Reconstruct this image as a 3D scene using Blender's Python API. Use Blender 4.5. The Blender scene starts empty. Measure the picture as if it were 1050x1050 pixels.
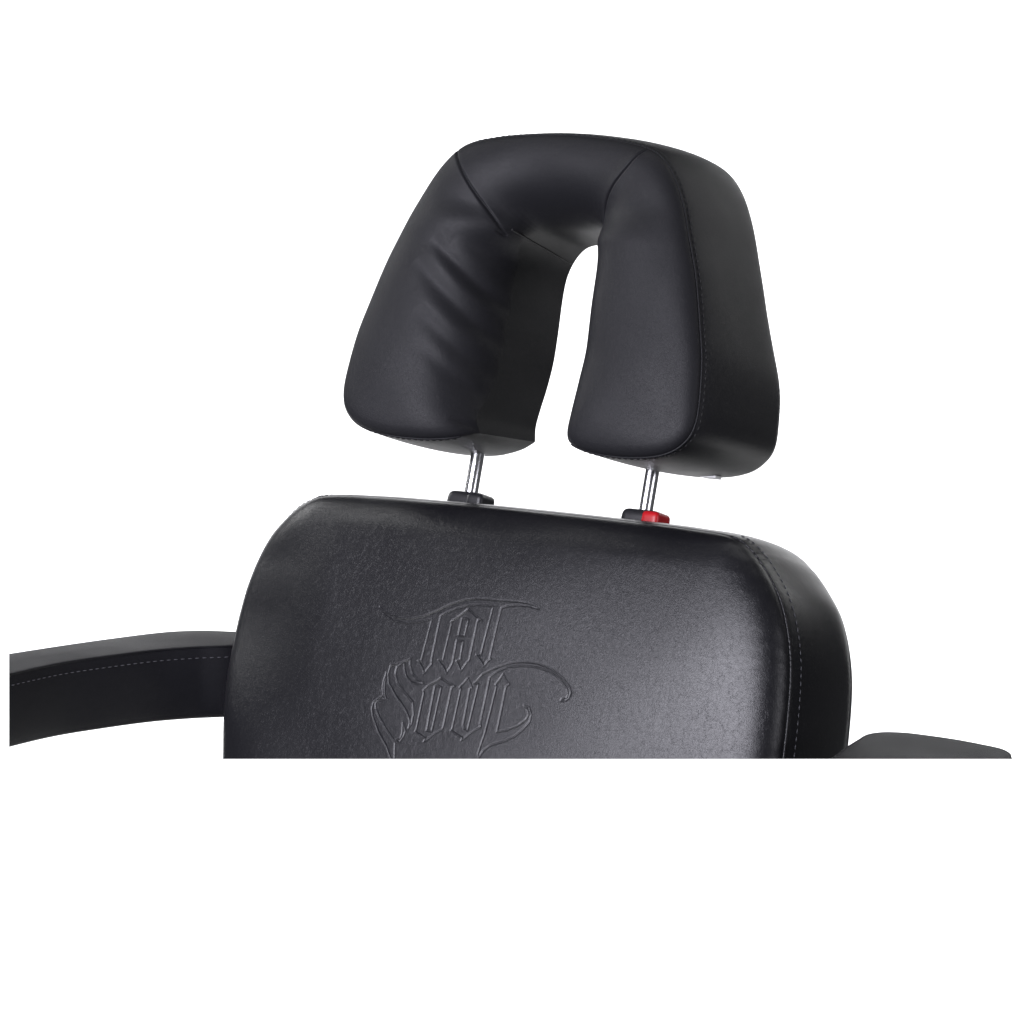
import bpy, bmesh, math
import numpy as np
from mathutils import Vector, Matrix

# ------------------------------------------------------------------ frames
TH, PH, PS = (math.radians(a) for a in (35, 8.6, 17))     # yaw of the chair, camera tilt, recline of the back
D, SC = 4.0, 1000.0
Rv = np.array([1.0, 0, 0]); Fv = np.array([0, math.cos(PH), -math.sin(PH)]); UPv = np.array([0, math.sin(PH), math.cos(PH)])
CAM = -Fv * D
Xw = np.array([math.cos(TH), -math.sin(TH), 0]); Yw = np.array([math.sin(TH), math.cos(TH), 0]); Zw = np.array([0, 0, 1.0])
cps, sps = math.cos(PS), math.sin(PS)
def ray(px, py): return Fv * D + Rv * (px - 525) / SC + UPv * (525 - py) / SC
O = CAM + ray(517, 650)
BASE = 0.16                                                # the chair's empty sits this far below O
Uw = cps * Zw + sps * Yw; Nw = -cps * Yw + sps * Zw
def un(px, py, n=0.0):                                     # photo point -> (x, u) on the reclined plane at height n
    d = ray(px, py); t = np.dot(O + Nw * n - CAM, Nw) / np.dot(d, Nw); p = CAM + d * t - O
    return (float(p @ Xw), float(p @ Uw))
def loc(x, u, n):                                          # reclined frame -> chair-local
    x = np.asarray(x, float); u = np.asarray(u, float); n = np.asarray(n, float)
    return np.stack([x + 0 * u, u * sps - n * cps + 0 * x, u * cps + n * sps + BASE + 0 * x], -1)
def tolocal(v): return np.array([v @ Xw, v @ Yw, v @ Zw])

# ------------------------------------------------------------------ scene basics
sc = bpy.context.scene
col = sc.collection
w = bpy.data.worlds.new("World"); sc.world = w; w.use_nodes = True
w.node_tree.nodes['Background'].inputs[0].default_value = (0.92, 0.95, 1.0, 1)
w.node_tree.nodes['Background'].inputs[1].default_value = 0.075
sc.view_settings.view_transform = 'Standard'; sc.view_settings.look = 'None'
sc.view_settings.exposure = 0; sc.view_settings.gamma = 1

chair = bpy.data.objects.new('tattoo_chair', None); col.objects.link(chair)
chair.location = Vector(O) - Vector((0, 0, BASE)); chair.rotation_euler = (0, 0, -TH)
chair['label'] = 'black leather tattoo chair with a U-shaped headrest on two chrome rods'
chair['category'] = 'chair'

# ------------------------------------------------------------------ materials
def principled(name, base, rough, **kw):
    m = bpy.data.materials.new(name); m.use_nodes = True
    b = m.node_tree.nodes['Principled BSDF']
    b.inputs['Base Color'].default_value = (*base, 1); b.inputs['Roughness'].default_value = rough
    for k, v in kw.items(): b.inputs[k.replace('_', ' ')].default_value = v
    return m
def leather(name, base, rough, grain, depth, crinkle, ior=1.5, rvar=0.05, vein=0.0):
    m = principled(name, base, rough, IOR=ior)
    nt = m.node_tree; N = nt.nodes; L = nt.links; b = N['Principled BSDF']
    tc = N.new('ShaderNodeTexCoord')
    nz = N.new('ShaderNodeTexNoise'); nz.inputs['Scale'].default_value = grain * 0.35; nz.inputs['Detail'].default_value = 3
    L.new(tc.outputs['Object'], nz.inputs['Vector'])
    mx = N.new('ShaderNodeMix'); mx.data_type = 'VECTOR'; mx.inputs['Factor'].default_value = 0.012
    L.new(tc.outputs['Object'], mx.inputs['A']); L.new(nz.outputs['Color'], mx.inputs['B'])
    v = N.new('ShaderNodeTexVoronoi'); v.feature = 'DISTANCE_TO_EDGE'; v.inputs['Scale'].default_value = grain
    L.new(mx.outputs['Result'], v.inputs['Vector'])
    cr = N.new('ShaderNodeMapRange'); cr.inputs['From Max'].default_value = 0.25
    L.new(v.outputs['Distance'], cr.inputs['Value'])
    n2 = N.new('ShaderNodeTexNoise'); n2.inputs['Scale'].default_value = grain * 0.9; n2.inputs['Detail'].default_value = 5
    L.new(tc.outputs['Object'], n2.inputs['Vector'])
    mp = N.new('ShaderNodeMapping'); mp.inputs['Scale'].default_value = (1, 1, 0.3); L.new(tc.outputs['Object'], mp.inputs['Vector'])
    n3 = N.new('ShaderNodeTexNoise'); n3.inputs['Scale'].default_value = grain * 0.22; n3.inputs['Detail'].default_value = 4; n3.inputs['Distortion'].default_value = 1.2
    L.new(mp.outputs['Vector'], n3.inputs['Vector'])
    a = N.new('ShaderNodeMath'); a.operation = 'MULTIPLY_ADD'; a.inputs[1].default_value = 0.8
    L.new(n2.outputs['Fac'], a.inputs[0]); L.new(cr.outputs['Result'], a.inputs[2])
    a2 = N.new('ShaderNodeMath'); a2.operation = 'MULTIPLY_ADD'; a2.inputs[1].default_value = crinkle
    L.new(n3.outputs['Fac'], a2.inputs[0]); L.new(a.outputs[0], a2.inputs[2])
    m5 = N.new('ShaderNodeMapping'); m5.inputs['Scale'].default_value = (1, 1, 0.45); m5.inputs['Rotation'].default_value = (0, math.radians(25), 0)
    L.new(mx.outputs['Result'], m5.inputs['Vector'])
    n6 = N.new('ShaderNodeTexNoise'); n6.inputs['Scale'].default_value = 45; n6.inputs['Detail'].default_value = 6; n6.inputs['Roughness'].default_value = .6
    L.new(m5.outputs['Vector'], n6.inputs['Vector'])
    v5 = N.new('ShaderNodeMath'); v5.operation = 'SUBTRACT'; v5.inputs[1].default_value = .5; L.new(n6.outputs['Fac'], v5.inputs[0])
    v6 = N.new('ShaderNodeMath'); v6.operation = 'ABSOLUTE'; L.new(v5.outputs[0], v6.inputs[0])
    v7 = N.new('ShaderNodeMapRange'); v7.inputs['From Max'].default_value = .012; L.new(v6.outputs[0], v7.inputs['Value'])
    v8 = N.new('ShaderNodeMath'); v8.operation = 'MULTIPLY_ADD'; v8.inputs[1].default_value = vein
    L.new(v7.outputs['Result'], v8.inputs[0]); L.new(a2.outputs[0], v8.inputs[2]); a2 = v8
    bp = N.new('ShaderNodeBump'); bp.inputs['Strength'].default_value = 1.0; bp.inputs['Distance'].default_value = depth
    L.new(a2.outputs[0], bp.inputs['Height']); L.new(bp.outputs['Normal'], b.inputs['Normal'])
    n4 = N.new('ShaderNodeTexNoise'); n4.inputs['Scale'].default_value = 9; n4.inputs['Detail'].default_value = 5
    L.new(tc.outputs['Object'], n4.inputs['Vector'])
    r = N.new('ShaderNodeMapRange'); r.inputs['From Min'].default_value = 0.3; r.inputs['From Max'].default_value = 0.7
    r.inputs['To Min'].default_value = rough - rvar; r.inputs['To Max'].default_value = rough + rvar
    L.new(n4.outputs['Fac'], r.inputs['Value']); L.new(r.outputs['Result'], b.inputs['Roughness'])
    return m
M_back = leather('black_grained_vinyl', (0.0065, 0.0065, 0.0082), 0.34, 480, 0.00005, 1.3, 1.41, rvar=.03, vein=.6)
M_head = leather('soft_black_vinyl', (0.011, 0.011, 0.013), 0.50, 620, 0.00006, 0.5, 1.29)
M_arm = leather('black_arm_vinyl', (0.007, 0.007, 0.009), 0.56, 700, 0.00007, 0.8, 1.24)
M_thread = principled('grey_thread', (0.065, 0.065, 0.075), 0.6)
M_thread_dark = principled('black_thread', (0.006, 0.006, 0.007), 0.7)
M_chrome = principled('chrome', (0.9, 0.9, 0.92), 0.2, Metallic=1.0)
M_plastic = principled('black_plastic', (0.016, 0.016, 0.018), 0.33)
M_red = principled('red_plastic', (0.42, 0.009, 0.014), 0.3)
M_white = principled('white_cloth', (0.75, 0.75, 0.75), 0.7)
M_wall = principled('white_seamless_paper', (0.85, 0.85, 0.85), 0.9)

# ------------------------------------------------------------------ curves and distances
def arclen(P): return np.concatenate([[0], np.cumsum(np.linalg.norm(np.diff(P, axis=0), axis=1))])
def smooth(pts, n=400, it=2):
    """Catmull-Rom (centripetal-ish) through pts, resampled to n points by arc length"""
    P = np.array(pts, float); Q = np.vstack([2 * P[0] - P[1], P, 2 * P[-1] - P[-2]])
    out = []
    for i in range(len(P) - 1):
        p0, p1, p2, p3 = Q[i:i + 4]
        L = np.linalg.norm(p2 - p1) + 1e-9
        m1 = (p2 - p0) / (np.linalg.norm(p2 - p1) + np.linalg.norm(p1 - p0)) * L
        m2 = (p3 - p1) / (np.linalg.norm(p3 - p2) + np.linalg.norm(p2 - p1)) * L
        t = np.linspace(0, 1, 40, endpoint=False)[:, None]
        out.append((2*t**3 - 3*t**2 + 1)*p1 + (t**3 - 2*t**2 + t)*m1 + (-2*t**3 + 3*t**2)*p2 + (t**3 - t**2)*m2)
    C = np.vstack(out + [P[-1:]]); return resample(C, n)
def split(pts, cuts, ns):
    """one smooth curve through pts, cut at the given point indices"""
    C = smooth(pts, 6000); out = []; P = np.array(pts, float)
    ids = [0] + [int(np.argmin(((C - P[i]) ** 2).sum(1))) for i in cuts] + [len(C) - 1]
    for a, b, n in zip(ids[:-1], ids[1:], ns): out.append(resample(C[a:b + 1], n))
    return out
def sub(C, k): return np.vstack([C[::k], C[-1:]])
def sstep(x, a, b): t = np.clip((x - a) / (b - a), 0, 1); return t * t * (3 - 2 * t)
def resample(C, n):
    a = arclen(C); t = np.linspace(0, a[-1], n); return np.stack([np.interp(t, a, C[:, k]) for k in range(C.shape[1])], -1)
def at(C, s):
    a = arclen(C); a = a / a[-1]; return np.stack([np.interp(s, a, C[:, k]) for k in range(C.shape[1])], -1)
def dist(P, poly, closed=False):
    poly = np.asarray(poly, float)
    if closed: poly = np.vstack([poly, poly[:1]])
    sh = P.shape[:-1]; P = P.reshape(-1, 2); best = np.full(len(P), 1e9)
    for a, b in zip(poly[:-1], poly[1:]):
        ab = b - a; L = ab @ ab + 1e-18
        t = np.clip(((P - a) @ ab) / L, 0, 1)
        q = P - a - t[:, None] * ab
        best = np.minimum(best, (q ** 2).sum(1))
    return np.sqrt(best).reshape(sh)
def inside(P, poly):
    sh = P.shape[:-1]; x, y = P[..., 0].ravel(), P[..., 1].ravel(); r = np.zeros(len(x), bool)
    q = np.asarray(poly, float)
    for (x1, y1), (x2, y2) in zip(q, np.roll(q, -1, 0)):
        if y1 == y2: continue
        c = ((y1 > y) != (y2 > y)) & (x < (x2 - x1) * (y - y1) / (y2 - y1) + x1); r ^= c
    return r.reshape(sh)
def coons(c0, c1, e0, e1, S, T):
    """c0,c1 run along s; e0 joins their starts, e1 their ends, along t"""
    A, B, E0, E1 = at(c0, S), at(c1, S), at(e0, T), at(e1, T)
    s = S[:, None, None]; t = T[None, :, None]
    return ((1 - t) * A[:, None] + t * B[:, None] + (1 - s) * E0[None] + s * E1[None]
            - ((1 - s) * (1 - t) * c0[0] + (1 - s) * t * c1[0] + s * (1 - t) * c0[-1] + s * t * c1[-1]))
def relax(G, w, it=400):
    """even out the grid round its four corners so that no cell folds over the outline"""
    m, k = G.shape[:2]
    for a, b in ((0, 0), (0, 1), (1, 0), (1, 1)):
        sl = (slice(0, w) if a == 0 else slice(m - w, m), slice(0, w) if b == 0 else slice(k - w, k))
        W = G[sl].copy()
        for _ in range(it): W[1:-1, 1:-1] = (W[2:, 1:-1] + W[:-2, 1:-1] + W[1:-1, 2:] + W[1:-1, :-2]) / 4
        ii = np.arange(w) / w; ii = ii if a == 0 else ii[::-1]; jj = np.arange(w) / w; jj = jj if b == 0 else jj[::-1]
        f = ((1 - sstep(ii, .4, 1))[:, None] * (1 - sstep(jj, .4, 1))[None])[..., None]
        G[sl] = G[sl] * (1 - f) + W * f
    return G
def spacing(n, ends=6.0, width=0.06, dense=None):
    x = np.linspace(0, 1, 4001); d = np.ones_like(x)
    d += ends * (np.exp(-x / width) + np.exp(-(1 - x) / width))
    for a, b, k in (dense or []): d += k * ((x > a) & (x < b))
    c = np.concatenate([[0], np.cumsum((d[1:] + d[:-1]) / 2)]); return np.interp(np.linspace(0, c[-1], n), c, x)
def soft(d, r, p=.52): return (1 - np.exp(-3.0 * np.maximum(d, 0) / r)) ** p
def rnd(q): q = np.clip(q, 0, 1); return np.sqrt(np.clip(1 - (1 - q) ** 2, 0, 1))

# ------------------------------------------------------------------ pads
def pad(G, nf, nb, bulge, rows, mapf, power=0.7, shift=None):
    """closed pad: front grid G with heights nf, band, back grid with heights nb. returns verts, faces, band(k, v)"""
    m, k = G.shape[:2]; idx = np.arange(m * k).reshape(m, k)
    loop = np.concatenate([idx[0, :-1], idx[:-1, -1], idx[-1, :0:-1], idx[:0:-1, 0]])
    P = G.reshape(-1, 2)[loop]; a = nf.ravel()[loop]; b = nb.ravel()[loop]
    t = np.roll(P, -3, 0) - np.roll(P, 3, 0)
    nrm = np.stack([t[:, 1], -t[:, 0]], -1); nrm /= np.linalg.norm(nrm, axis=1)[:, None] + 1e-9
    area = 0.5 * np.sum(P[:, 0] * np.roll(P[:, 1], -1) - np.roll(P[:, 0], -1) * P[:, 1])
    if area < 0: nrm = -nrm
    for _ in range(12): nrm = (np.roll(nrm, 1, 0) + nrm + np.roll(nrm, -1, 0)) / 3
    bl = bulge(P); sh = shift(P) if shift else 0 * P; GB = (G + shift(G)) if shift else G
    def band_row(v):
        g = (4 * v * (1 - v)) ** power
        return P + sh * v + nrm * (bl * g)[:, None], a + (b - a) * v
    verts = [mapf(P2[:, 0], P2[:, 1], n) for P2, n in [(G.reshape(-1, 2), nf.ravel())]]
    faces = []
    f = np.stack([idx[:-1, :-1], idx[1:, :-1], idx[1:, 1:], idx[:-1, 1:]], -1).reshape(-1, 4)
    faces.append(f)
    off = m * k; prev = loop; vs = 0.5 - 0.5 * np.cos(np.linspace(0, math.pi, rows + 1))
    for v in vs[1:-1]:
        q, n = band_row(v); verts.append(mapf(q[:, 0], q[:, 1], n)); cur = off + np.arange(len(loop)); off += len(loop)
        faces.append(np.stack([prev, np.roll(prev, -1), np.roll(cur, -1), cur], -1)); prev = cur
    verts.append(mapf(GB.reshape(-1, 2)[:, 0], GB.reshape(-1, 2)[:, 1], nb.ravel())); bidx = off + idx
    cur = off + loop
    faces.append(np.stack([prev, np.roll(prev, -1), np.roll(cur, -1), cur], -1))
    faces.append(np.stack([bidx[:-1, :-1], bidx[:-1, 1:], bidx[1:, 1:], bidx[1:, :-1]], -1).reshape(-1, 4))
    return np.vstack(verts), np.vstack(faces), (P, nrm, a, b, bl, power)

BOT = np.cross(Rv, Fv * D + UPv * (525 - 778.3) / SC); BOT = BOT / np.linalg.norm(BOT)
if BOT[2] > 0: BOT = -BOT                                  # below this plane the chair is cropped away
LEFT = np.cross(UPv, Fv * D + Rv * (9.3 - 525) / SC); LEFT /= np.linalg.norm(LEFT)
if LEFT[0] > 0: LEFT = -LEFT
CAMLOC = tolocal(CAM - O) + np.array([0, 0, BASE])
def link(name, me, mat, parent, cut=False, sharp=None):
    if cut:
        bm = bmesh.new(); bm.from_mesh(me)
        for nrm in (BOT, LEFT):
            nl = tolocal(nrm)
            r = bmesh.ops.bisect_plane(bm, geom=bm.verts[:] + bm.edges[:] + bm.faces[:], dist=1e-6,
                                       plane_co=Vector(CAMLOC), plane_no=Vector(nl), clear_outer=True)
            es = [e for e in r['geom_cut'] if isinstance(e, bmesh.types.BMEdge) and e.is_valid and e.is_boundary]
            if es:
                for e in es: e.smooth = False
                q = bmesh.ops.triangle_fill(bm, use_beauty=False, use_dissolve=False, edges=es, normal=Vector(nl))
                for g in q['geom']:
                    if isinstance(g, bmesh.types.BMFace): g.smooth = False
        bm.to_mesh(me); bm.free()
    me.materials.append(mat)
    o = bpy.data.objects.new(name, me); col.objects.link(o); o.parent = parent
    return o
def mesh(verts, faces):
    me = bpy.data.meshes.new('m'); me.from_pydata(np.asarray(verts).tolist(), [], np.asarray(faces).tolist() if not isinstance(faces, list) else faces)
    bm = bmesh.new(); bm.from_mesh(me)
    bmesh.ops.recalc_face_normals(bm, faces=bm.faces); bm.to_mesh(me); bm.free()
    me.polygons.foreach_set('use_smooth', [True] * len(me.polygons)); return me
def tube(path, r, n=8, closed=False):
    P = np.asarray(path, float); T = np.gradient(P, axis=0); T /= np.linalg.norm(T, axis=1)[:, None] + 1e-12
    ref = np.array([0.13, 0.27, 0.95]); A = np.cross(T, ref); A /= np.linalg.norm(A, axis=1)[:, None]; B = np.cross(T, A)
    an = np.linspace(0, 2 * math.pi, n, endpoint=False); rr = np.broadcast_to(np.asarray(r, float), (len(P),))
    V = P[:, None] + rr[:, None, None] * (np.cos(an)[None, :, None] * A[:, None] + np.sin(an)[None, :, None] * B[:, None])
    F = [(i*n + j, i*n + (j+1) % n, (i+1)*n + (j+1) % n, (i+1)*n + j) for i in range(len(P) - 1) for j in range(n)]
    F += [tuple(range(n)), tuple((len(P) - 1) * n + j for j in range(n))[::-1]]
    return V.reshape(-1, 3).tolist(), F
def stitches(path, length=0.0042, gap=0.0026, r=0.0005):
    a = arclen(path); V, F = [], []; s = 0.0
    while s + length < a[-1]:
        q = np.stack([np.interp(np.linspace(s, s + length, 4), a, path[:, k]) for k in range(3)], -1)
        v, f = tube(q, r * np.array([0.45, 1, 1, 0.45]), 6); o = len(V); V += v; F += [tuple(i + o for i in g) for g in f]
        s += length + gap
    return V, F
def band_path(info, mapf, dist_in, lift=0.0003, sel=None):
    P, nrm, a, b, bl, power = info
    v = np.clip(dist_in / np.abs(b - a), 0.0, 0.5); g = (4 * v * (1 - v)) ** power
    q = P + nrm * (bl * g + lift)[:, None]; n = a + (b - a) * v
    if sel is not None: q, n = q[sel], n[sel]
    return mapf(q[:, 0], q[:, 1], n)

# ================================================================== BACKREST
right = [(.352, -.24), (.352, -.13), (.350, -.068), (.344, -.003), (.334, .036), (.318, .070), (.298, .094)]
left = [(-.308, -.24), (-.324, -.17), (-.335, -.12), (-.342, -.068), (-.339, -.003), (-.331, .036), (-.317, .070), (-.298, .094)]
topp = [(-.280, .110), (-.258, .121), (-.20, .1265), (-.12, .1285), (0, .1295), (.12, .129), (.20, .1275), (.259, .1225), (.281, .110)]
allp = left + topp + right[::-1]
Lc, Tc, Rr = split(allp, [len(left) - 1, len(left) + len(topp)], [500, 600, 500]); Rc = Rr[::-1]
Bc = resample(np.array([(-.308, -.24), (.352, -.24)]), 50)
c0, c1 = Bc, Tc
S = spacing(640, 5, .03, [(0.26, 0.67, 5)]); T = spacing(430, 4, .04, [(0.20, 0.76, 3.5)])
G = coons(Bc, Tc, Lc, Rc, S, T)
G = relax(G, 70, 1500)
d_side = np.minimum(dist(G, sub(Lc, 8)), dist(G, sub(Rc, 8))); d_top = dist(G, sub(Tc, 8)); dd = np.minimum(d_side, d_top)
def edge_n(P):                                             # the seam sinks behind the crest along the top
    x, u = P[..., 0], P[..., 1]
    return -0.005 * sstep(u, .09, .122) * (1 - sstep(np.abs(x), .19, .26))
en = edge_n(G)
wt = sstep(G[..., 1], .0, .115)
rr = .040 - .006 * wt; H = .027 - .001 * wt
kl = sstep(-G[..., 0], .20, .33) * sstep(G[..., 1], -.14, .0) * (1 - sstep(G[..., 1], .04, .13)); H = H * (1 - .6 * kl)
nf = en + H * soft(dd, rr * 1.55) + .024 * (1 - (G[..., 0] / .37) ** 2) * (1 - np.exp(-(.137 - G[..., 1]) / .09))
nf -= .0016 * np.exp(-(np.maximum(dd - .0, 0) / .004) ** 2) * 0
# gentle unevenness of the stuffing
nf += .0009 * np.sin(G[..., 0] * 21 + 1.3) * np.sin(G[..., 1] * 27 + .4) * np.clip(dd / .06, 0, 1)
# faint puckers running in from the side seams
th_ = G[..., 1]
nf += .0003 * sstep(G[..., 0], 0, .1) * np.sin(th_ * 330 + 2.2 * np.sin(th_ * 61)) * np.exp(-dd / .012) * (dd > 0) * np.clip(dd / .003, 0, 1)

# --- embossed lettering, traced on the photo (units of 1/5 px from (380,600))
def E(pts): return [un(380 + x / 5, 600 + y / 5, .048) for x, y in pts]
def Z3(pts): return [(x * .5238 - 25, 350 + y * .5238) for x, y in pts]
def Z4(pts): return [(x * .5238 + 475, 350 + y * .5238) for x, y in pts]
T_T = [(30,106),(60,150),(100,178),(160,190),(220,187),(270,180),(307,171),(256,388),(241,388),(258,412),(275,450),(292,425),(310,405),(309,386),(351,154),
       (380,138),(420,122),(480,104),(540,98),(590,101),(621,107),(562,355),(537,356),(560,385),(578,415),(594,392),(612,378),(607,372),(662,114),(690,105),(740,100),
       (800,103),(850,119),(820,98),(780,86),(720,79),(650,76),(590,69),(530,66),(470,72),(400,95),(330,128),(260,157),(190,170),(130,165),(80,143),(45,122)]
A_ = [(492,119),(525,150),(562,178),(543,176),(503,383),(488,400),(461,439),(448,408),(437,387),(456,382),(471,287),(437,282),(418,395),(403,425),(388,449),(366,412),(343,383),(367,386),(409,196),(406,185),(450,155)]
A_in = [(461,169),(480,167),(495,177),(477,260),(445,255)]
S_fl = Z3([(430,50),(430,110),(455,200),(500,250),(560,288),(500,300),(440,280),(395,220),(375,150),(372,80)])
S_b = Z3([(372,80),(300,102),(240,115),(215,200),(225,290),(300,420),(380,530),(425,620),(435,680),(420,735),(452,690),(470,600),(462,480),(380,380),(310,290),(285,200),(300,130)])
S_l = Z3([(198,180),(172,270),(163,340),(172,400),(180,435),(160,415),(110,450),(75,475),(57,540),(70,620),(120,760),(200,900),(252,1035),(285,1035),(290,870),(200,740),(130,620),(97,540),(95,485),(125,460),(178,450),(196,440),(184,390),(180,310)])
S_t = Z3([(365,680),(392,760),(372,815),(330,872),(290,850),(340,835),(362,780)])
O_ = Z3([(730,240),(800,285),(872,322),(840,330),(760,735),(680,790),(600,850),(572,866),(590,835),(545,802),(485,768),(500,740),(570,385),(562,362),(600,322),(690,272)])
O_in = Z3([(675,325),(705,315),(740,330),(650,765),(600,755)])
U_ = Z3([(995,240),(1015,285),(1037,335),(1015,345),(955,700),(965,735),(1000,755),(1100,300),(1055,290),(1080,270),(1135,205),(1255,145),(1405,95),(1535,80),(1675,95),(1805,150),(1915,235),(1985,330),(1995,380),(1975,440),(1940,465),(1900,460),
         (1915,440),(1955,435),(1975,400),(1960,340),(1895,250),(1785,170),(1655,130),(1515,118),(1385,130),(1275,180),(1210,230),(1120,690),(1130,715),(1040,775),(960,840),(940,855),(950,825),(905,800),(835,755),(850,740),(930,345),(915,330),(955,290)])
L_ = Z4([(385,200),(405,250),(445,300),(415,322),(330,770),(430,750),(530,710),(610,650),(640,600),(625,545),(592,508),(640,530),(665,600),(648,670),(590,740),(500,815),(380,870),(270,900),(200,955),(160,1020),(150,985),(215,780),(322,322),(310,305),(345,260)])
polys = [(T_T, 1), (A_, 1), (A_in, -1), (S_fl, 1), (S_b, 1), (S_l, 1), (S_t, 1), (O_, 1), (O_in, -1), (U_, 1), (L_, 1)]
reg = (G[..., 0] > -.20) & (G[..., 0] < .13) & (G[..., 1] > -.19) & (G[..., 1] < .05)
PL = G[reg]; dl = np.full(len(PL), 1e9); ins = np.zeros(len(PL), bool)
for pts, sg in polys:
    q = np.array(E(pts)); bb = (PL[:, 0] > q[:, 0].min() - .006) & (PL[:, 0] < q[:, 0].max() + .006) & (PL[:, 1] > q[:, 1].min() - .006) & (PL[:, 1] < q[:, 1].max() + .006)
    w_ = np.where(bb)[0]
    dl[w_] = np.minimum(dl[w_], dist(PL[w_], q, True)); i_ = inside(PL[w_], q)
    if sg > 0: ins[w_] |= i_
    else: ins[w_] &= ~i_
sd = np.where(ins, dl, -dl)
emb = .0002 / (1 + np.exp(-np.clip(sd / .0003, -30, 30))) - .0005 * np.exp(-(sd / .0007) ** 2)
tmp = nf[reg]; tmp += emb; nf[reg] = tmp

nb = -.118 - .03 * rnd(dd / .05) - .01 * (1 - np.exp(-dd / .1))
def bl_back(P): return .007 + .013 * (P[:, 0] < -.2) * sstep(P[:, 1], -.16, -.02) * (1 - sstep(P[:, 1], .10, .125))
V, Fc, info = pad(G, nf, nb, bl_back, 26, loc)
backrest = link('backrest', mesh(V, Fc), M_back, chair, cut=True)
P = info[0]; side = lambda s: np.where((np.sign(P[:, 0]) == s) & (P[:, 1] > -.232) & ((np.abs(P[:, 0]) > .250)))[0]
for s in (1, -1):
    k = side(s); k = k[np.argsort(P[k, 1])]
    for dst in (.0135,):
        pth = resample(band_path(info, loc, dst, .0004, k), 900)
        v, f = stitches(pth, .0048, .0030, .00055); o = link('stitching', mesh(v, f), M_thread, backrest, cut=True)
    pth = resample(band_path(info, loc, .0, .0002, k), 300)
    v, f = tube(pth, .0013, 8); link('piping', mesh(v, f), M_back, backrest, cut=True)

# ================================================================== HEADREST
oh = [(.2135, .2125), (.2185, .228), (.2185, .250), (.2135, .290), (.206, .320), (.191, .372), (.174, .415), (.157, .453), (.139, .481), (.118, .499), (.085, .508), (.04, .513), (0, .5145)]
bh = [(.065, .203), (.075, .1955), (.092, .190), (.115, .187), (.15, .187), (.18, .191), (.2, .199)]
mir = lambda q: [(-x, y) for x, y in q]
ring = mir(bh) + mir(oh[:-1]) + [oh[-1]] + oh[:-1][::-1] + bh[::-1]
Lb, Cout, Rb = split(ring, [len(bh), len(ring) - 1 - len(bh)], [200, 900, 200]); Lb = Lb[::-1]
ih = [(.065, .203), (.0675, .222), (.0675, .245), (.066, .270), (.0645, .330), (.062, .385), (.055, .408), (.042, .424), (.022, .4295), (0, .4305)]
Cin = smooth([(-x, y) for x, y in ih[:-1]] + [ih[-1]] + ih[:-1][::-1], 900)
S = np.linspace(0, 1, 1150); T = spacing(170, 5, .05)
# match stations so that sections stay square to the U: piecewise map along the inner curve
ka = np.array([0, .18, .345, .405, .455, .5]); kb = np.array([0, .20, .415, .445, .475, .5])
ka = np.concatenate([ka, 1 - ka[-2::-1]]); kb = np.concatenate([kb, 1 - kb[-2::-1]])
from_s = np.interp(S, ka, kb)
Cin_m = at(Cin, from_s)
def coons_grid(A, B, E0, E1, S, T):
    E0, E1 = at(E0, T), at(E1, T); s = S[:, None, None]; t = T[None, :, None]
    lin0 = (1 - T)[:, None] * A[0] + T[:, None] * B[0]; lin1 = (1 - T)[:, None] * A[-1] + T[:, None] * B[-1]
    k0 = np.exp(-S / .05)[:, None, None] - math.exp(-20) ; k1 = np.exp(-(1 - S) / .05)[:, None, None]
    base = (1 - t) * A[:, None] + t * B[:, None]
    return base + k0 * (E0 - lin0)[None] + k1 * (E1 - lin1)[None]
G = coons_grid(at(Cout, S), Cin_m, Lb, Rb, S, T)
G[0] = at(Lb, T); G[-1] = at(Rb, T)
G = relax(G, 36, 600)
x, u = G[..., 0], G[..., 1]
dO = np.minimum(dist(G, sub(Cout, 6)), np.minimum(dist(G, sub(Lb, 6)), dist(G, sub(Rb, 6)))); dI = dist(G, sub(Cin, 6))
dO[:, 0] = 0; dO[0] = 0; dO[-1] = 0; dI[:, -1] = 0
top = np.clip((u - .40) / .05, 0, 1); top = top * top * (3 - 2 * top)
kb_ = .30 + .70 * sstep(u, .185, .30)
ri = (.043 + .017 * top) * kb_; rd = (.052 + .060 * sstep(u, .40, .44)) * kb_
roll = rd * (1 - soft(dI, ri * 1.75, .55))
rollL = .078 * (.45 + .55 * sstep(u, .185, .28)) * (1 - soft(dI, .090, .82))
mL = sstep(-x, .02, .06) * (1 - sstep(u, .385, .43)); roll = roll * (1 - mL) + rollL * mL
n0 = .050
dC = dist(G, sub(Cout, 6)); dB = np.minimum(dist(G, sub(Lb, 6)), dist(G, sub(Rb, 6)))
crown = .016 * (1 - np.exp(-dC / .05)) * (1 - np.exp(-dB / .06))
puff = .013 * soft(dO, .034)
sm = puff.copy()
for _ in range(80):
    b_ = sm.copy(); b_[1:-1, 1:-1] = (sm[2:, 1:-1] + sm[:-2, 1:-1] + sm[1:-1, 2:] + sm[1:-1, :-2]) / 4; sm = b_
wS = np.clip((dO - .010) / .015, 0, 1)
nf = n0 + puff * (1 - wS) + sm * wS + crown - roll
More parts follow.
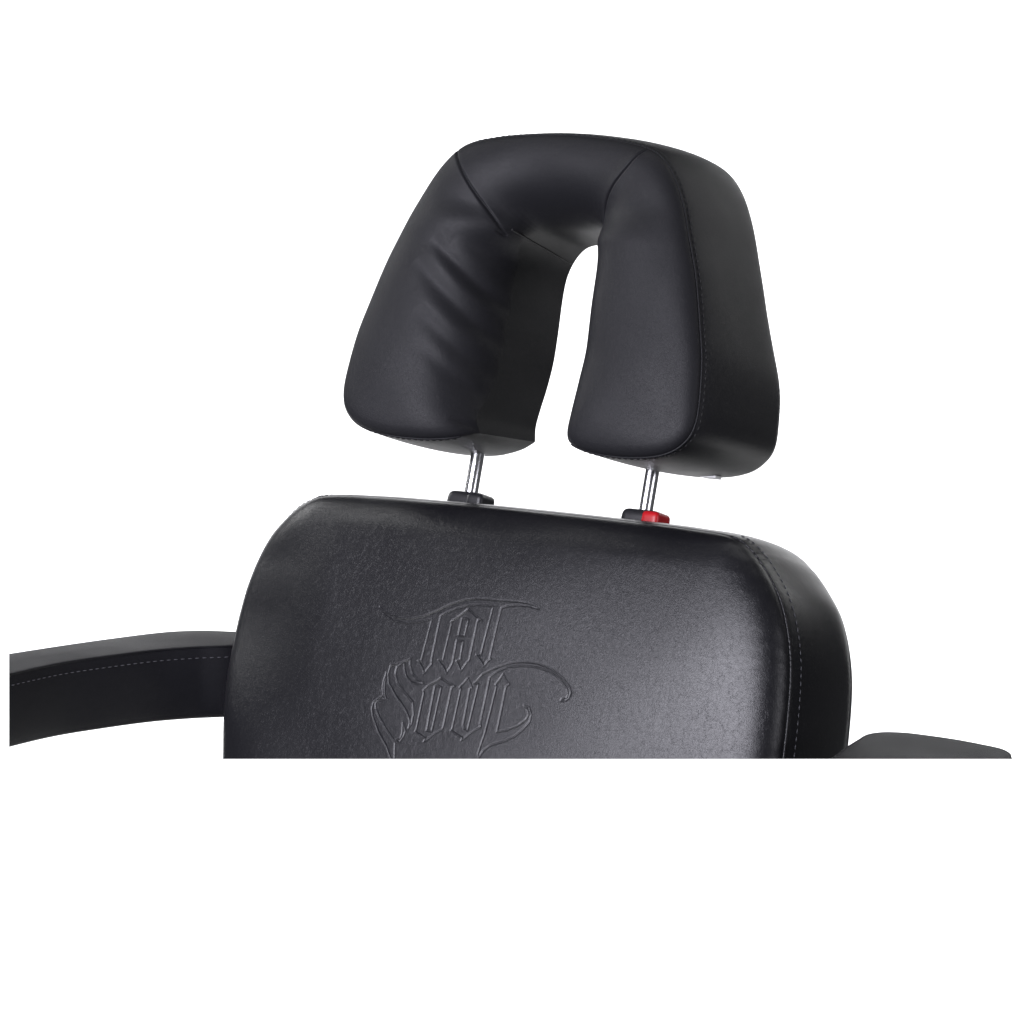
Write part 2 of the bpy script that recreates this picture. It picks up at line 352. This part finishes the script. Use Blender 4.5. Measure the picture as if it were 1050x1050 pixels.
def crease(nf, pts, depth, width, n=.06, taper=True, side=0.0):
    q = np.array([un(a, b, n) for a, b in pts]); q = smooth(q, 24)
    a = arclen(q); a /= a[-1]
    P2 = G.reshape(-1, 2); best = np.full(len(P2), 1e9); tt = np.zeros(len(P2)); sg = np.zeros(len(P2))
    sel = np.where((P2[:, 0] > q[:, 0].min() - .05) & (P2[:, 0] < q[:, 0].max() + .05) & (P2[:, 1] > q[:, 1].min() - .05) & (P2[:, 1] < q[:, 1].max() + .05))[0]
    Q = P2[sel]; bs = np.full(len(Q), 1e9); ts = np.zeros(len(Q))
    for i in range(len(q) - 1):
        ab = q[i + 1] - q[i]; t = np.clip(((Q - q[i]) @ ab) / (ab @ ab), 0, 1); r = Q - q[i] - t[:, None] * ab
        e = (r ** 2).sum(1); m_ = e < bs; bs = np.where(m_, e, bs); ts = np.where(m_, a[i] + t * (a[i + 1] - a[i]), ts)
    g = np.exp(-bs / width ** 2)
    if taper: g = g * np.sin(np.pi * np.clip(ts, 0, 1)) ** .7
    out = nf.ravel().copy(); out[sel] -= depth * g; return out.reshape(nf.shape)
for pts, dep, wd in [([(446, 246), (480, 292), (524, 362)], .0030, .0070), ([(466, 246), (498, 288), (528, 335)], -.0018, .0080),
                     ([(430, 268), (470, 324), (522, 402)], .0024, .0075), ([(440, 252), (482, 312), (526, 384)], -.0020, .0080),
                     ([(430, 318), (466, 364), (514, 424)], .0018, .0080), ([(430, 296), (472, 346), (520, 414)], -.0014, .0080),
                     ([(514, 240), (519, 268), (523, 300)], .0016, .007), ([(482, 262), (500, 290), (520, 322)], .0012, .0050), ([(428, 350), (460, 388), (500, 432)], .0012, .0080),
                     ([(500, 236), (508, 262), (516, 300)], -.0012, .007), ([(474, 443), (467, 433), (452, 424)], .0022, .0040),
                     ([(486, 440), (496, 425), (502, 405)], .0014, .0055)]:
    nf = crease(nf, pts, dep * 1.5, wd)
# seams where the top panel meets the two side panels
mit = [(-.148, .492), (-.118, .470), (-.092, .444), (-.074, .428), (-.052, .4195)]
mits = [[(470,153,.05),(477,178,.059),(491,203,.056),(512,228,.038),(535,246,.0),(556,258,-.04),(572,263,-.075)],
        [(664,154,.05),(642,170,.064),(624,190,.064),(613,212,.056),(609,232,.045),(608,246,.03)]]
for pts in mits:
    q = smooth([un(a, b, n) for a, b, n in pts], 40); dm = dist(G, q)
    nf += .0012 * np.exp(-(dm / .009) ** 2) * np.clip(dO / .01, 0, 1) - .0030 * np.exp(-(dm / .0013) ** 2)
# faint irregularity of the foam
nf += .0008 * np.sin(x * 55 + 2 * u * 10) * np.sin(u * 47 + 1) * np.clip(dO / .03, 0, 1)
nb = -.090 - .012 * rnd(np.minimum(dO, dI) / .03)
def sh_head(P):
    d = np.clip(dist(P, sub(Cin, 8)) / .03, 0, 1)
    e = 1 - d; k = sstep(P[..., 1], .210, .31) * (1 - sstep(P[..., 1], .29, .42))
    return np.stack([-np.sign(P[..., 0]) * .007 * k * e + np.sign(P[..., 0]) * .010 * (1 - sstep(P[..., 1], .27, .38)) * d, .012 * sstep(P[..., 1], .36, .50) * d + (1 - sstep(P[..., 1], .205, .25)) * (.006 + .004 * e)], -1)
def bl_head(P):
    d = dist(P, sub(Cin, 8)); return (.0085 - .0055 * (1 - sstep(P[:, 1], .195, .225))) * np.clip((d - .001) / .03, 0, 1)
V, Fc, info = pad(G, nf, nb, bl_head, 26, loc, .62, sh_head)
head = link('headrest', mesh(V, Fc), M_head, chair)
P = info[0]; # order the outer loop from the left bottom corner over the top to the right bottom corner
m_, k_ = G.shape[:2]; n1 = k_ - 1; n2 = n1 + m_ - 1; n3 = n2 + k_ - 1; total = len(P)
order = np.concatenate([np.arange(n2, total), np.arange(0, n1)])
order = order[bl_head(P)[order] > .0012]
pth = resample(band_path(info, loc, .0042, .0001, order), 1500)
v, f = stitches(pth, .0044, .0028, .0008); link('stitching', mesh(v, f), M_thread_dark, head)
pth = resample(band_path(info, loc, .0, .0001, order), 900)
v, f = tube(pth, .0011, 8); link('piping', mesh(v, f), M_head, head)

# the left cross seam runs on over the inner wall to the back edge
i0 = int(np.argmin(((Cin - smooth([un(a, b, n) for a, b, n in mits[0]], 40)[-12]) ** 2).sum(1))); i1 = int(np.argmin(((Cin - un(574, 263, -.088)) ** 2).sum(1)))
tt = np.linspace(0, 1, 30); cc = Cin[np.round(i0 + (i1 - i0) * tt).astype(int)]
v, f = tube(loc(cc[:, 0], cc[:, 1], .036 - .124 * tt), .0010, 8); link('piping', mesh(v, f), M_thread_dark, head)

# ================================================================== RODS, GUIDES, BUTTON, TAG
def box(name, cx, cu, cn, sx, su, sn, mat, parent, bev=.003, seg=4, taper=0.0):
    bm = bmesh.new(); bmesh.ops.create_cube(bm, size=1)
    for v in bm.verts:
        k = 1 - taper * (v.co.z + .5)
        v.co = Vector((v.co.x * sx * k, v.co.y * sn * (1 - .4 * taper * (v.co.z + .5)), v.co.z * su))
    bmesh.ops.bevel(bm, geom=bm.edges[:], offset=bev, segments=seg, profile=.6, affect='EDGES', clamp_overlap=True)
    for v in bm.verts:
        x, y, z = v.co; v.co = Vector(loc(cx + x, cu + z, cn - y))
    me = bpy.data.meshes.new('m'); bm.to_mesh(me); bm.free(); me.polygons.foreach_set('use_smooth', [True] * len(me.polygons))
    return link(name, me, mat, parent)
NR = -.055
for s in (-1, 1):
    pts = np.array([loc(s * .110, uu, NR) for uu in np.linspace(.11, .235, 6)])
    v, f = tube(pts, .0074, 40); rod = link('support_rod', mesh(v, f), M_chrome, chair)
    for e in rod.data.edges: pass
    g = box('rod_guide', s * .110, .1322, NR, .049, .032, .028, M_plastic, chair, .0085, 6, .10)
    b = box('release_button', s * .110 + .0135, .1312, NR, .0240, .032, .0292, M_red if s > 0 else M_plastic, g, .0062, 6, .12)
    b['label'] = 'red release button' if s > 0 else 'black release button'
tx, tu = un(729, 487, -.07)
box('care_tag', tx, tu - .0010, -.070, .019, .005, .012, M_white, head, .0008, 2)

# ================================================================== ARMRESTS  (local x, forward y, flat top at ZA)
ZA = -.0575
def aloc(x, y, n): # n is height above the armrest top plane
    x = np.asarray(x, float); y = np.asarray(y, float); n = np.asarray(n, float)
    return np.stack([x, -y, n + ZA + BASE], -1)
def armrest(s):
    if s < 0:
        ring = [(.455, .60), (.462, .42), (.467, .31), (.4685, .235), (.466, .159), (.451, .098), (.431, .042), (.406, .003), (.380, -.027), (.370, -.070),
                (.380, -.094), (.404, -.100), (.430, -.091), (.466, -.073), (.491, -.044), (.514, .022), (.530, .083), (.544, .149), (.558, .22), (.578, .35), (.60, .60)]
        cuts = [9, 13]
    else:
        ring = [(.462, .60), (.462, .40), (.460, .25), (.457, .15), (.448, .10), (.436, .055), (.4265, .012), (.422, -.014),
                (.428, -.029), (.442, -.038), (.458, -.041), (.502, -.040), (.535, -.034), (.561, -.026), (.580, -.006), (.590, .035), (.594, .12), (.592, .35), (.588, .60)]
        cuts = [8, 13]
    inc, bk, outc = split(ring, cuts, [400, 120, 400]); inc = inc[::-1]
    fr = resample(np.array([ring[0], ring[-1]]), 20)
    S = spacing(240, 3, .04); T = spacing(70, 4, .08)
    G = coons(inc, outc, bk, fr, S, T)
    dd = np.minimum(dist(G, np.vstack([sub(inc, 8)])), np.minimum(dist(G, sub(outc, 8)), dist(G, sub(bk, 5))))
    dd[:, 0] = 0; dd[:, -1] = 0; dd[0] = 0
    drop = 0
    nf = (.0012 * rnd(dd / .004)) + .0018 * (1 - np.exp(-dd / .03)) + drop
    nb = -.0725 - .010 * rnd(dd / .03) + 0 * drop
    G = G * [s, 1]
    V, F, info = pad(G, nf, nb, lambda P: .004 + (.004 if s > 0 else 0) + 0 * P[:, 0], 20, aloc)
    a = link('armrest', mesh(V, F), M_arm, chair, cut=True)
    P = info[0]; m, k = G.shape[:2]; order = np.arange(len(P))
    keep = P[:, 1] < .595
    idx = np.where(keep)[0]
    # rotate so the path starts after the open front end
    gap = np.where(np.diff(idx) > 1)[0]
    if len(gap): idx = np.concatenate([idx[gap[0] + 1:], idx[:gap[0] + 1]])
    for dst, l in ((.0110, .0004),):
        pth = resample(band_path(info, aloc, dst, l, idx), 1200)
        v, f = stitches(pth, .0045, .0035, .0005); link('stitching', mesh(v, f), M_thread, a, cut=True)
    pth = resample(band_path(info, aloc, 0.0, .0001, idx), 600)
    v, f = tube(pth, .0012, 8); link('piping', mesh(v, f), M_arm, a, cut=True)
    # steel bracket that carries the armrest beside the back
    yb = -.105 if s < 0 else -.02
    p = np.array([aloc(s * xx, yy, zz) for xx, yy, zz in ((.30, yb, -.052), (.37, yb, -.052), (.45, yb, -.052))])
    v, f = tube(resample(p, 10), .013, 24); link('armrest_bracket', mesh(v, f), M_plastic, chair, cut=True)
    return a
for s in (-1, 1): armrest(s)

# ================================================================== BACKDROP
bm = bmesh.new(); bmesh.ops.create_grid(bm, x_segments=2, y_segments=2, size=1)
for v in bm.verts: v.co = Vector((v.co.x * 1.85, 0, v.co.y * 1.75))
me = bpy.data.meshes.new('m'); bm.to_mesh(me); bm.free(); me.materials.append(M_wall)
bd = bpy.data.objects.new('backdrop', me); col.objects.link(bd); bd.location = (0, 3.2, -0.6); bd['kind'] = 'structure'

# ================================================================== LIGHTS
def area(name, pos, target, sx, sy, power, colr=(1, 1, 1)):
    l = bpy.data.lights.new(name, 'AREA'); l.shape = 'RECTANGLE'; l.size = sx; l.size_y = sy; l.energy = power; l.color = colr
    o = bpy.data.objects.new(name, l); col.objects.link(o); o.location = pos
    d = Vector(target) - Vector(pos); o.rotation_euler = d.to_track_quat('-Z', 'Y').to_euler(); return o
PB = 92
for x in (-1.9, 1.9):
    for z in (-2.2, 1.3):
        area('backdrop_lamp', (x, 1.2, z), (x * .35, 3.2, -.4 + (z + .4) * .4), 1.6, 1.6, PB)
def sph(az, el, r): a, e = math.radians(az), math.radians(el); return (-math.cos(a) * math.cos(e) * r, -math.sin(a) * math.cos(e) * r, math.sin(e) * r)
area('softbox', sph(49, 13, 3.0), (0, 0, 0.0), 1.9, 1.6, 172, (.91, .90, 1.0))
area('fill_softbox', sph(136, 11, 3.2), (0, 0, 0.1), 1.2, 1.5, 22, (.94, .93, 1.0))
area('top_softbox', (.0, .3, 3.0), (0, 0, 0.1), 2.2, 1.0, 14)

# ================================================================== CAMERA
cd = bpy.data.cameras.new('camera'); cam = bpy.data.objects.new('camera', cd); col.objects.link(cam)
cam.location = Vector(CAM); cam.rotation_euler = (math.radians(90) - PH, 0, 0)
cd.sensor_width = 36; cd.lens = 36 * D / 1.05; cd.clip_end = 100; cd.clip_start = .05
sc.camera = cam
